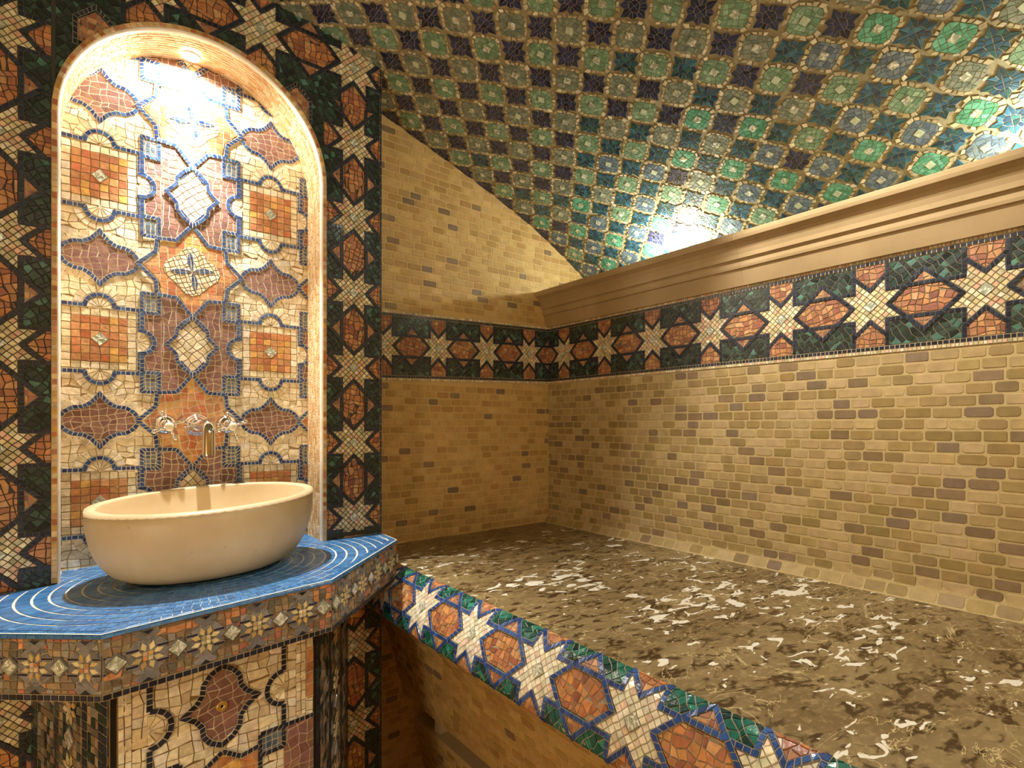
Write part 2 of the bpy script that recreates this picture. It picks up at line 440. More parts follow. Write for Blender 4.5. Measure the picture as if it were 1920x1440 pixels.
# arc length at a known X
def s_at(x):
    for i in range(len(VC.p)-1):
        if VC.p[i][0] <= x <= VC.p[i+1][0]:
            return VC.s[i]+(VC.s[i+1]-VC.s[i])*(x-VC.p[i][0])/(VC.p[i+1][0]-VC.p[i][0])
YB, YN, XR, YI = 2.218, 2.0, 2.0, 2.17        # back wall, niche wall, right wall, niche panel
YF, XL = -1.6, -1.5
S0 = s_at(1.308)                               # a row of stars
def vmap(u, v, h):
    x, z, tx, tz = VC.at(u); return (x+tz*h, -v, z-tx*h)    # the normal points down into the room
V = Mos(vmap)
PS, PY = .1355, .1435
n = 90
smax = VC.s[-1]
for i in range(len(VC.p)-1):
    for (ya, yb) in ((YF, 0), (0, YB)):
        V.flat(rect(VC.s[i], -yb, VC.s[i+1], -ya), 0, G_VAULT)
for k in range(-17, 10):
    for i in range(-14, 9):
        s0 = S0+PS*k; y0 = 1.203+PY*i
        if y0 > YB+.02 or y0 < -.95 or s0 < s_at(-.9): continue
        # star
        x = VC.at(min(smax, max(0, s0)))[0]
        teal = min(1, max(0, (x-1.3)*1.5))*.85+min(1, max(0, (1.0-y0)*.5))*.4
        pl = TEAL if R() < teal else NAVY
        if s0 < smax-.03 and y0 < YB-.0:
            j = U(-.12, .12); rr = [(.057, .037, .044, .035)[q % 4]*U(.9, 1.06) for q in range(16)]
            out = [(s0+rr[q]*cos(2*pi*q/16+j*.3), -y0+rr[q]*sin(2*pi*q/16+j*.3)) for q in range(16)]
            mid = [(s0+.02*U(.8, 1.2)*cos(2*pi*q/16), -y0+.02*U(.8, 1.2)*sin(2*pi*q/16)) for q in range(16)]
            for q in range(0, 16, 2):
                o = (q+(1 if R() < .5 else 0)) % 16
                V.tile([mid[q], out[q], out[(q+1) % 16], mid[(q+1) % 16]], pick(pl, .35), 1, .0009, 3, pad=G_GREY)
                V.tile([mid[(q+1) % 16], out[(q+1) % 16], out[(q+2) % 16], mid[(q+2) % 16]], pick(pl, .35), 1, .0009, 3, pad=G_GREY)
            for q in (0, 4, 8, 12):
                V.tile([(s0, -y0)]+[mid[(q+r) % 16] for r in range(5)], pick(pl, .35), 1, .0009, 3, pad=G_GREY)
        # medallion
        sm = s0+PS/2; ym = y0+PY/2
        if sm > smax-.02 or ym > YB+.05: continue
        par_ = (i-k+1) % 2
        xm = VC.at(min(smax, max(0, sm)))[0]
        warm = xm < 1.5 or R() < .0
        tealm = R() < min(1, max(0, (xm-1.5)*1.4))*.8+max(0, .7-ym)*.5
        if par_: pl = MEDT if tealm else MEDG
        else: pl = MEDB if tealm else MEDS
        th0 = U(-.1, .1)
        def rad(t, f): return f*(1+.11*cos(4*t))
        prev = None; nn = 16; rows = [(.0, .022, 6), (.022, .036, 11), (.036, .048, 16)]
        V.fill([(sm+rad(t, .0465)*cos(t), -ym+rad(t, .0465)*sin(t)) for t in [2*pi*q/20 for q in range(20)]], .0165, None, U(0, 1.5), .33, pl, 1, 3, g=.0005, pad=G_VAULT, var=.14)
        b0 = pi/4+U(-.25, .25)+.5
        V.tile([(sm+.0165*cos(b0+q*pi/2)*1.1, -ym+.0165*sin(b0+q*pi/2)) for q in range(4)], lin('c4cfb0', .2), 2, .0002, 2 if R() < .75 else 1, pad=lin('8a9070', .8))
        m = 19; o = R()
        for q in range(m):
            if R() < .1: continue
            t0 = 2*pi*(q+o)/m+U(-.03, .06); t1 = 2*pi*(q+1+o)/m-U(.0, .06); r0, r1 = .047, .0605*U(.9, 1.07)
            V.tile([(sm+rad(t0, r0)*cos(t0), -ym+rad(t0, r0)*sin(t0)), (sm+rad(t0, r1)*cos(t0), -ym+rad(t0, r1)*sin(t0)), (sm+rad(t1, r1)*cos(t1), -ym+rad(t1, r1)*sin(t1)), (sm+rad(t1, r0)*cos(t1), -ym+rad(t1, r0)*sin(t1))], pick(PEB, .22), 1, .001, 1, pad=G_VAULT)
vault = struct(V.build('ceiling'))

# ------------------------------------------------------------------ niche wall (facade)
AX, AZ, AR = .305, .89, .375
def zc(x): return -(.428+.0293*(.68-x))        # slightly out-of-level counter
def inarch(u, v, r=AR): return (abs(u-AX) < r and -.47 < v < AZ) or (v >= AZ and hypot(u-AX, v-AZ) < r)
def archclip(q):
    ins = [inarch(u, v) for u, v in q]
    cu = sum(u for u, _ in q)/len(q); cv = sum(v for _, v in q)/len(q)
    if cv > zv(cu)+.02: return []
    if all(ins): return []
    if not any(ins): return q
    out = []
    for (u, v), k in zip(q, ins):
        if k:
            if v < AZ: u = AX+(AR if u > AX else -AR)
            else:
                d = hypot(u-AX, v-AZ) or 1e-6; u, v = AX+(u-AX)*AR/d, AZ+(v-AZ)*AR/d
        out.append((u, v))
    return out if abs(area(out)) > 2e-5 else []
FA = Mos(lambda u, v, h: (u, YN-h, v), clipf=archclip)
# masonry behind the tesserae: solid pier, arch and lintel
XE = .913
arc = [(AX+AR*cos(t), AZ+AR*sin(t)) for t in [pi*i/28 for i in range(29)]]
top = 1.55
bmw = bmesh.new()
pm = lambda u, v, h: (u, YN+h, v)
prism(bmw, [(AX+AR, -1.66), (XE, -1.66), (XE, AZ), (AX+AR, AZ)], 0, .42, pm)
prism(bmw, [(XL, -1.66), (AX-AR, -1.66), (AX-AR, AZ), (XL, AZ)], 0, .42, pm)
prism(bmw, [(AX-AR, -1.66), (AX+AR, -1.66), (AX+AR, -.47), (AX-AR, -.47)], 0, .42, pm)
for i in range(28):
    (x0, z0), (x1, z1) = arc[i], arc[i+1]
    prism(bmw, [(x0, z0), (x1, z1), (x1, top), (x0, top)], 0, .42, pm)
prism(bmw, [(AX+AR, AZ), (XE, AZ), (XE, 1.40), (XE-.1, 1.44), (AX+AR, top)], 0, .42, pm)
prism(bmw, [(XL, AZ), (AX-AR, AZ), (AX-AR, top), (XL, 1.1)], 0, .42, pm)
prism(bmw, [(AX-AR, -.47), (AX+AR, -.47), (AX+AR, top), (AX-AR, top)], .17, .42, pm)
wall_left = struct(obj('wall_left', bmw, M_PLAST))
for q in (rect(-.62, -1.66, AX-AR, AZ), rect(AX+AR, -1.66, XE, AZ)): FA.flat(q, .0002, lin('4a4a42', .8))
for i in range(28):
    (x0, z0), (x1, z1) = arc[i], arc[i+1]; FA.flat([(x0, z0), (x0, zv(x0)), (x1, zv(x1)), (x1, z1)], .0002, lin('4a4a42', .8))
FA.flat([(AX+AR, AZ), (XE, AZ), (XE, zv(XE)), (AX+AR, zv(AX+AR))], .0002, lin('4a4a42', .8))
FA.flat([(-.62, AZ), (AX-AR, AZ), (AX-AR, zv(AX-AR)), (-.62, zv(-.62))], .0002, lin('4a4a42', .8))
p = .2873
ztop = 1.222
PIERHEX = RED+ORANGE[:2]
# columns of stars
band(FA, lambda s, t: (.799+t*p, -.0635+s*p), p, range(-2, 5), -.40, .397, (-.405+.0635)/p, (ztop+.0635)/p, PIERHEX, edge=False)
band(FA, lambda s, t: (-.195+t*p, -.0635+s*p), p, range(-2, 5), -.457, .39, (-.47+.0635)/p, (ztop+.0635)/p, PIERHEX, edge=False)
# row of stars across the top
p2 = .3313
band(FA, lambda s, t: (.136+s*p2, 1.373+t*p2), p2, range(-3, 3), -.46, .38, (-.6-.136)/p2, (XE-.136)/p2, PIERHEX, edge=False)
# spandrels
for sg in (-1, 1):
    x0 = AX+sg*.38; xi = AX+sg*.02
    lo, hi = sorted((x0, xi)); FA.fill(rect(lo, .86, hi, ztop), .018, None, .7, .34, GREEN, 0, 3, var=.3)
    kx = AX-.003+sg*.285
    FA.fill([(kx-.042, 1.115), (kx+.042, 1.115), (kx+.042, 1.175), (kx, 1.215), (kx-.042, 1.175)], .018, None, 0, .3, RED, 1, 1)
    FA.stroke([(kx-.048, 1.10), (kx-.048, 1.18), (kx, 1.228), (kx+.048, 1.18), (kx+.048, 1.10)], .012, .015, DARK, 2, False, 3)
# lower part of the piers
p3 = .306
band(FA, lambda s, t: (.799+t*p3, -.838+s*p3), p3, range(-4, 2), -.40, .372, (-1.66+.838)/p3, (-.42+.838)/p3, ORANGE+RED[:3], edge=False)
band(FA, lambda s, t: (-.195+t*p3, -.80+s*p3), p3, range(-4, 2), -.457, .39, (-1.66+.8)/p3, (-.47+.8)/p3, ORANGE+RED[:3], edge=False)
FA.fill(rect(-.62, -1.0, -.33, 1.3), .02, None, .5, .34, GREEN, 0, 3, var=.3)
# thin dark course at the outer corner of the pier
FA.stroke([(XE-.005, -1.64), (XE-.005, 1.41)], .009, .03, DARK, 2, False, 3)
fac = FA.build('mosaic_facing', wall_left)
# rim of the arch
RM = Mos(lambda u, v, h: (u, YN-.002-h, v))
rr = AR+.0066
path = [(AX-rr, -.445), (AX-rr, AZ)]+[(AX+rr*cos(t), AZ+rr*sin(t)) for t in [pi-pi*i/36 for i in range(1, 36)]]+[(AX+rr, AZ), (AX+rr, -.43)]
RM.stroke(path, .0135, .0165, RIM, 2, False, 1, pad=G_LIGHT)
RM.build('arch_rim', wall_left)
# bead + reveal
bm = bmesh.new()
bead = [(AX-AR, -.46), (AX-AR, AZ)]+[(AX+AR*cos(t), AZ+AR*sin(t)) for t in [pi-pi*i/36 for i in range(1, 36)]]+[(AX+AR, AZ), (AX+AR, -.44)]
prev = None
for i, (x, z) in enumerate(bead):
    dx, dz = (x-AX, z-AZ) if z > AZ-.001 else ((x-AX), 0); l = hypot(dx, dz); dx, dz = dx/l, dz/l
    ring = [bm.verts.new(W(x+dx*(.0005-.007*sin(a)), YN-.004+.012*(1-cos(a)), z+dz*(.0005-.007*sin(a)))) for a in [pi*k/6 for k in range(7)]]
    if prev:
        for k in range(6): bm.faces.new([prev[k], prev[k+1], ring[k+1], ring[k]])
    prev = ring
obj('arch_bead', bm, stone_mat('white_plaster_bead', 'd9cfbd', 'efe7d8', .6, 14, False, .3), wall_left, True)
RC = Curve([(x, z) for x, z in bead])
def rmap(u, v, h):
    x, z, tx, tz = RC.at(u); return (x+tz*h, v, z-tx*h)
RV = Mos(rmap, flip=False)
for i in range(len(bead)-1): RV.flat(rect(RC.s[i], YN+.006, RC.s[i+1], YI+.02), .0005, G_LIGHT)
RV.bricks(.0, RC.s[-1], YN+.018, YI+.01, .032, .0125, pal('d8b98a cda774 e0c49a c89c66 d9be94', .5), 0, mat=1, g=.0009, th=.0012)
RV.build('niche_reveal', wall_left)

# ------------------------------------------------------------------ niche panel
NPn = Mos(lambda u, v, h: (u, YI-h, v), clipf=lambda q: q if inarch(sum(a for a, _ in q)/len(q), sum(b for _, b in q)/len(q), AR+.012) else [])
NPn.low = True
NPn.flat(rect(AX-AR, -.47, AX+AR, AZ+AR), .0003, lin('a8926a', .85))
NPn.fill(rect(AX-AR-.02, -.47, AX+AR+.02, 1.28), .0235, None, 0, .26, CREAMN, 0, 1, merge=.15)
PX, PZ = .514, .5215
X0, Z0 = .0275, .277
BW = .0135
def arcpts(cx, cy, r, a0, a1, n=7): return [(cx+r*cos(a0+(a1-a0)*i/n), cy+r*sin(a0+(a1-a0)*i/n)) for i in range(n+1)]
def fan(M, cx, cy, r0, r1, a0, a1, n, pl, L):
    for i in range(n):
        t0 = a0+(a1-a0)*i/n; t1 = a0+(a1-a0)*(i+1)/n
        M.tile([(cx+r0*cos(t0), cy+r0*sin(t0)), (cx+r1*cos(t0), cy+r1*sin(t0)), (cx+r1*cos(t1), cy+r1*sin(t1)), (cx+r0*cos(t1), cy+r0*sin(t1))], pick(pl), L, .0009, 1, pad=lin('b39c70'))
def ogee(hx, hz):
    q = [(0, 1), (.2, .68), (.4, .52), (.64, .49), (.85, .31), (1, 0)]
    pts = q+[(x, -z) for x, z in q[-2::-1]]+[(-x, -z) for x, z in q[1:]]+[(-x, z) for x, z in q[-2:0:-1]]
    return [(x*hx, z*hz) for x, z in pts]
LG = lin('d9ccae', .8); DG = lin('8a7450', .85)  # DG: shade in the gaps round pale stones put into the grout
def panel(M, X0, Z0, irange, jrange, PX, PZ, flowers):
    for i in irange:
        for j in jrange:
            cx, cz = X0+i*PX, Z0+j*PZ
            # square of orange stones inside a cream border
            M.fill(rect(cx-.0975, cz-.0975, cx+.0975, cz+.0975), .024, None, 0, .06, CREAMN, 1, 1, pad=DG)
            M.fill(rect(cx-.0725, cz-.0725, cx+.0725, cz+.0725), .0242, None, 0, .07, ORANGE, 2, 1, org=(cx, cz), pad=DG)
            M.tile(rot([(-.016, -.016), (.016, -.016), (.016, .016), (-.016, .016)], pi/4, (cx, cz)), lin('b9bfae', .2), 3, .0005, 2, pad=G_DARK)
            d = .105
            for a in (0, pi/2, pi, 3*pi/2):
                c, s = cos(a), sin(a)
                T = lambda x, y: (cx+c*x-s*y, cz+s*x+c*y)
                r = .038
                M.clipf, keep = M.clipf, M.clipf
                fan(M, *T(d-.006, 0), .006, r-.004, a-pi/2, a+pi/2, 7, CREAMN, 2)
                if abs(s) > .5: fan(M, *T(d, 0), r+.007, r+.031, a-pi/2+.15, a+pi/2-.15, 9, CREAMN, 1)
                pts = [T(d, -d-.002), T(d, -r-.004)]+[T(d+r*cos(t)*.98, r*sin(t)) for t in [-pi/2+pi*k/7 for k in range(8)]]+[T(d, r+.004), T(d, d+.002)]
                M.stroke(pts, BW, .0135, BLUEN, 3, False, 1, pad=LG)
            # lozenge between the squares
            oz = cz+PZ/2
            M.fill([(cx+x, oz+z) for x, z in ogee(.098, .076)], .023, .019, .1, .3, PURPLE, 1, 1, pad=LG)
            M.stroke([(cx+x*1.24, oz+z*1.3) for x, z in ogee(.106, .085)], .023, .021, CREAMN, 0, True, 1, pad=lin('a8926a', .85))
            M.stroke([(cx+x, oz+z) for x, z in ogee(.106, .085)], BW, .0135, BLUEN, 3, True, 1, pad=LG)
            # purple column
            px = cx+PX/2
            hw = PX/2-.112
            M.fill(rect(px-hw, cz-.1, px+hw, cz+.1), .022, None, 0, .28, PURPLE, 1, 1, pad=LG)
            M.fill(rect(px-.092, cz-.162, px+.092, cz+.162), .022, None, 0, .28, PURPLE, 2, 1, pad=LG)
            for sx in (1, -1):
                fan(M, px+sx*(hw+.014), cz, .006, .036, (pi/2 if sx > 0 else -pi/2), (3*pi/2 if sx > 0 else pi/2), 7, CREAMN, 2)
                M.stroke([(px+sx*hw, cz-.1), (px+sx*hw, cz-.042)]+[(px+sx*(hw-.038*sin(t)+.003), cz-.038*cos(t)) for t in [pi*k/7 for k in range(8)]]+[(px+sx*hw, cz+.042), (px+sx*hw, cz+.1)], BW, .0135, BLUEN, 4, False, 1, pad=LG)
                for sz in (1, -1):
                    a0, a1 = sorted((px+sx*.098, px+sx*hw)); b0, b1 = sorted((cz+sz*.106, cz+sz*.158))
                    M.fill(rect(a0, b0, a1, b1), .014, None, 0, .1, GREYB, 2, 1, pad=LG)
                    M.stroke([(px+sx*(hw+.001), cz+sz*.1), (px+sx*(hw+.001), cz+sz*.164), (px+sx*.098, cz+sz*.164), (px+sx*.098, cz+sz*.1), (px+sx*(hw+.001), cz+sz*.1)], BW*.95, .0135, BLUEN, 4, False, 1, pad=LG)
            # orange field between the purple columns
            of = [(-.092, .17), (-.04, .168), (0, .105), (.04, .168), (.092, .17), (.1, .215), (.142, PZ/2), (.1, PZ-.215), (.092, PZ-.17), (.04, PZ-.168), (0, PZ-.105), (-.04, PZ-.168), (-.092, PZ-.17), (-.1, PZ-.215), (-.142, PZ/2), (-.1, .215)]
            M.fill([(px+x, cz+z) for x, z in of], .024, None, 0 if flowers(j) else .15, .12 if flowers(j) else .3, ORANGE, 3, 1, pad=LG)
            for sx in (1, -1):
                M.stroke([(px+sx*.104, cz+.168), (px+sx*.108, cz+.212), (px+sx*.158, cz+PZ/2), (px+sx*.108, cz+PZ-.212), (px+sx*.104, cz+PZ-.168)], BW, .0135, BLUEN, 5, False, 1, pad=LG)
                for zz in (0, 1):
                    sg = 1 if zz == 0 else -1; zb = cz+zz*PZ
                    M.stroke([(px+sx*.104, zb+sg*.166), (px+sx*.048, zb+sg*.162), (px, zb+sg*.1), (px-sx*.038, zb+sg*.055)], BW, .0135, BLUEN, 5 if sx > 0 else 6, False, 1, pad=LG)
            if flowers(j):
                fz = cz+PZ/2
                M.fill([(px+.078*cos(t)*(1+.12*cos(4*t)), fz+.078*sin(t)*(1+.12*cos(4*t))) for t in [2*pi*k/24 for k in range(24)]], .015, None, .4, .3, CREAMN, 4, 1, pad=DG)
                for q in range(4):
                    a = q*pi/2+.14
                    lf = [(.0, 0), (.018, .009), (.04, .012), (.062, .004), (.07, 0), (.055, -.008), (.035, -.009), (.015, -.006)]
                    M.fill(rot(lf, a, (px, fz)), .017, .03, a, .1, BLUEN, 5, 1, pad=LG)
            # pale cartouche in the purple column
            ct = [(0, .094), (.026, .072), (.042, .051), (.043, .032), (.054, .017), (.071, 0), (.054, -.017), (.043, -.032), (.042, -.051), (.026, -.072)]; ct += [(-a_, -b_) for a_, b_ in ct]
            M.fill([(px+x, cz+z) for x, z in ct], .022, None, .75, .2, CREAMN, 4, 1, pad=DG)
            M.stroke([(px+x*1.1, cz+z*1.08) for x, z in ct], BW*.95, .0135, BLUEN, 7, True, 1, pad=LG)
panel(NPn, X0, Z0, (-1, 0, 1), (-1, 0, 1, 2), PX, PZ, lambda j: j >= 0)
NPn.build('niche_panel', wall_left)

# ------------------------------------------------------------------ back wall, right wall
def backclip(q):
    cu = sum(a for a, _ in q)/len(q); cv = sum(b for _, b in q)/len(q)
    return q if cv < zv(cu)+.01 else []
BKM = Mos(lambda u, v, h: (u, YB-h, v), clipf=backclip)
BKM.flat([(.85, -1.66), (2.44, -1.66), (2.44, .70)]+[(x, zv(x)) for x in [2.36, 2.26, 2.09, 1.9, 1.64, 1.38, 1.01, .85]], .0, G_BRICKB)
bs = .0316
inb = lambda u, v: u < 2.01 and abs(v-(.387+bs*(u-2.0))) < .158+.012
BKM.bricks(.86, 2.44, -1.66, 1.46, .066, .0325, TRAVB, None, inb, dark=.06)
pb = .289
BKM.flat([(.86, .387-.155+bs*(-1.14)), (2.0, .387-.155), (2.0, .387+.155), (.86, .387+.155+bs*(-1.14))], .0003, lin('7d7460', .85))
band(BKM, lambda s, t: (1.859+s*pb*.967, .387+t*pb+bs*(1.859+s*pb*.967-2.0)), pb, range(-4, 1), -.542, .542, -3.6, (2.0-1.859)/(pb*.967), RED, edge=True)
wall_back = struct(BKM.build('wall_back'))
bm = bmesh.new(); box(bm, .86, YB+.001, -1.66, 2.6, YB+.15, 1.5); obj('masonry', bm, M_PLAST, wall_back)

def rwx(z):
    t = max(0, min(1.2, (-.475-z)/.055)); return XR-.036*t*t
RW = Mos(lambda u, v, h: (rwx(v)-h, -u, v))
nz = [-.60, -.54, -.52, -.5, -.48, -.46, -.44, .0, .56]
for a, b in zip(nz[:-1], nz[1:]): RW.flat(rect(-YB, a, 1.6, b), 0, G_BRICK)
RW.bricks(-YB, 1.0, -.53-.0345, .2285, .0665, .0345, TRAV, None, None, dark=.12)
RW.flat(rect(-YB, .387-.155, 1.0, .387+.155), .0003, lin('7d7460', .85))
band(RW, lambda s, t: (-2.0908+s*.2870, .387+t*pb), pb, range(-1, 10), -.542, .542, (-YB+2.0908)/.287, (1.0+2.0908)/.287, RED, edge=True)
wall_right = struct(RW.build('wall_right'))
bm = bmesh.new(); box(bm, XR+.002, YF, -1.66, 2.6, YB+.1, .55); obj('masonry', bm, M_PLAST, wall_right)

# cornice
prof = [(2.02, .541), (1.984, .541), (1.978, .56), (1.966, .600), (1.958, .603), (1.9555, .612), (1.9555, .628), (1.950, .634), (1.944, .636), (1.9425, .652), (1.937, .668), (1.926, .684), (1.912, .694), (1.906, .697), (1.9045, .701), (1.9025, .708), (1.9025, .7195), (1.905, .7235), (2.45, .7235), (2.45, .60), (2.02, .60)]
bm = bmesh.new()
ys = [YF, -.35, 1.08, YB]
for a, b in zip(ys[:-1], ys[1:]): extrude_profile(bm, prof, a+.0004, b-.0004)
struct(obj('trim_1', bm, M_CORN), 'carved limestone cornice along the top of the right wall')

# other walls and floor
bm = bmesh.new(); box(bm, XL, YF, -1.70, 2.45, YB, -1.66); struct(obj('floor', bm, stone_mat('floor_stone', '8d6d44', 'a98856', .5, 5, False)))
bm = bmesh.new(); box(bm, XL-.1, YF-.1, -1.66, 2.5, YF, 1.5); struct(obj('wall_front', bm, M_PLAST))
bm = bmesh.new(); box(bm, XL-.1, YF, -1.66, XL, YB, 1.05); struct(obj('wall_side', bm, M_PLAST))

# ------------------------------------------------------------------ bench
ben = thing('stone_bench', 'built-in heated bench with brown marble top and starred mosaic nosing along right brick wall', 'bench', (1.4, .6, -1.66))
BT = -.53
bm = bmesh.new()
gx = [.928, 1.2, 1.5, 1.8, 1.97]
prism(bm, [(.928, YF+.004), (1.965, YF+.004), (1.965, YB-.004), (.928, YB-.004)], BT-.05, BT, lambda u, v, h: (u, v, h))
obj('marble_top', bm, M_MARBLE, ben)
rollp = cat([(.930, -.5275), (.912, -.531), (.887, -.5505), (.862, -.588), (.842, -.632), (.832, -.675), (.838, -.69)], 6)
RL = Curve(rollp)
def rollmap(u, v, h):
    x, z, tx, tz = RL.at(max(0, min(v, RL.s[-1]))); return (x+tz*h, u, z-tx*h)
ROM = Mos(rollmap)
for i in range(len(rollp)-1):
    if RL.s[i+1] > RL.s[i]: ROM.flat(rect(YF+.01, RL.s[i], YB-.003, RL.s[i+1]), 0, G_GREY)
mid = None
for i, (x, z) in enumerate(rollp):
    if mid is None and z < -.592: mid = RL.s[i]
pr = .289
tl = -mid/pr; thh = (RL.s[-1]-mid)/pr
band(ROM, lambda s, t: (1.566-s*pr, mid-t*pr*-1), pr, range(-3, 9), tl+.004, thh, (1.566-YB)/pr, (1.566+1.0)/pr, RED+ORANGE[:2], ROLLG, ROLLB, edge=False, stp=pal('f2ecd8 ece4c8 e8cab4 d6d3b4 e6e2cc e9dcc0', .22))  # star creams lightened too: lamplight put into the palette
ROM.mats = [M_GROUT, M_GLOSS, M_SHELL, M_GLOSS, M_BRICK]
ROM.build('mosaic_nosing', ben)
bm = bmesh.new()
prism(bm, [(.931, BT+.0005), (.931, -.56), (1.2, -.56), (1.2, BT-.05)], YF+.01, YB-.003, lambda u, v, h: (u, h, v)); obj('nosing_core', bm, M_PLAST, ben)
risp = cat([(.838, -.69), (.90, -.725), (.965, -.785), (1.025, -.868), (1.065, -.99), (1.095, -1.107), (1.12, -1.21)], 6)
RS = Curve(risp)
def rismap(u, v, h):
    x, z, tx, tz = RS.at(max(0, min(v, RS.s[-1]))); return (x+tz*h, u, z-tx*h)
RI = Mos(rismap)
for i in range(len(risp)-1): RI.flat(rect(YF+.01, RS.s[i], YB, RS.s[i+1]), 0, G_BRICKB)
RI.bricks(-.9, YB, .0, RS.s[-1], .066, .034, TRAVB, None, None, dark=.05, th=.0022)
RI.build('brick_riser', ben)
bm = bmesh.new(); prism(bm, [(1.118, -1.21), (1.135, -1.225), (1.5, -1.235), (1.5, -1.1), (1.13, -1.1)], YF+.01, YB-.003, lambda u, v, h: (u, h, v)); obj('riser_lip', bm, M_PLAST, ben)
plp = [(1.50, -1.345), (1.175, -1.335), (1.168, -1.345), (1.235, -1.60), (1.25, -1.66)]
PC = Curve(plp)
PLm = Mos(lambda u, v, h: (PC.at(v)[0]+PC.at(v)[3]*h, u, PC.at(v)[1]-PC.at(v)[2]*h))
for i in range(len(plp)-1): PLm.flat(rect(YF+.01, PC.s[i], YB, PC.s[i+1]), 0, G_BRICKB if i else lin('e0d2ae', .7))
PLm.bricks(-.9, YB, PC.s[2]+.002, PC.s[-1], .066, .034, TRAVB, None, None, dark=.05, th=.002)
PLm.build('brick_plinth', ben)
bm = bmesh.new(); box(bm, 1.30, YF+.01, -1.36, 1.5, YB-.003, -1.2)
obj('slot_back', bm, M_PLAST, ben)
bm = bmesh.new(); box(bm, 1.19, 2.02, -1.335, 1.29, 2.06, -1.24); obj('slot_block', bm, M_LITE, ben)

# ------------------------------------------------------------------ wash counter
cnt = thing('wash_counter', 'polygonal wash counter with blue mosaic top standing in front of the arched niche', 'counter', (.3, 1.75, -1.66))
CP = [(-.57, 1.997), (.021, 1.449), (.538, 1.502), (.897, 1.828), (.905, 1.997)]
TH = .145
cpoly = CP+[(AX+AR-.002, 1.997), (AX+AR-.002, YI-.002), (AX-AR+.002, YI-.002), (AX-AR+.002, 1.997)]
bm = bmesh.new()
core = inset(CP+[], .012)
prism(bm, CP if False else [(CP[0][0]+.02, 1.997), (CP[1][0]+.004, CP[1][1]+.014), (CP[2][0]-.003, CP[2][1]+.014), (CP[3][0]-.012, CP[3][1]+.006), (CP[4][0]-.012, 1.997)], -.148, -.002, lambda u, v, h: (u, v, zc(u)+h))
prism(bm, rect(AX-AR+.002, 1.996, AX+AR-.002, YI-.002), -.02, -.002, lambda u, v, h: (u, v, zc(u)+h))
obj('counter_slab', bm, M_PLAST, cnt)
BC = (.29, 1.86)
inner = [(-.545, 1.997), (.030, 1.478), (.527, 1.529), (.868, 1.836), (.875, 1.997)]
def cclip(q):
    c = (sum(a for a, _ in q)/len(q), sum(b for _, b in q)/len(q))
    if c[1] > 1.997:
        return clip(q, rect(AX-AR+.003, 1.99, AX+AR-.003, YI-.004))
    return clip(q, [inner[0], inner[1], inner[2], inner[3], inner[4], (.875, 2.0), (-.55, 2.0)][:5]+[]) if True else q
CT = Mos(lambda u, v, h: (u, v, zc(u)+h), clipf=None)
CT.flat(CP, -.0005, G_WHITE); CT.flat(rect(AX-AR+.002, 1.99, AX+AR-.002, YI-.002), -.0004, G_WHITE)
CT.clipf = cclip
CT.mats = [M_GROUT, M_TILE, M_SHELL, M_GLOSS, M_BRICK]
r = .10
while r < 1.0:
    a, b = r+.0022, (r+.0022)*.86; a1, b1 = r+.0318, (r+.0318)*.86
    m = int(2*pi*r*.93/.0165); o = R()
    for q in range(m):
        t0 = 2*pi*(q+o)/m; t1 = 2*pi*(q+1+o)/m
        poly = [(BC[0]+a*cos(t0), BC[1]+b*sin(t0)), (BC[0]+a1*cos(t0), BC[1]+b1*sin(t0)), (BC[0]+a1*cos(t1), BC[1]+b1*sin(t1)), (BC[0]+a*cos(t1), BC[1]+b*sin(t1))]
        x = BC[0]+a*cos(t0); y = BC[1]+b*sin(t0)
        if y > YI or x < -.6 or x > .95 or y < 1.4: continue
        CT.tile(poly, pick(COUNT, .12), 0, .0006, 3, th=.0008, bev=.0004)
    r += .034
CT.clipf = None
def shift(P, d):
    """open polyline moved inwards (to the left of its direction)"""
    out = []
    for i in range(len(P)):
        ns = []
        for a, b in ((i-1, i), (i, i+1)):
            if a < 0 or b >= len(P): continue
            dx, dy = P[b][0]-P[a][0], P[b][1]-P[a][1]; l = hypot(dx, dy); ns.append((-dy/l, dx/l))
        if len(ns) == 1: out.append((P[i][0]+ns[0][0]*d, P[i][1]+ns[0][1]*d))
        else:
            k = 1+ns[0][0]*ns[1][0]+ns[0][1]*ns[1][1]; out.append((P[i][0]+(ns[0][0]+ns[1][0])*d/k, P[i][1]+(ns[0][1]+ns[1][1])*d/k))
    return out
CT.stroke(shift(CP, .0185), .015, .021, COUNT, 0, False, 3)
CT.build('counter_top', cnt)
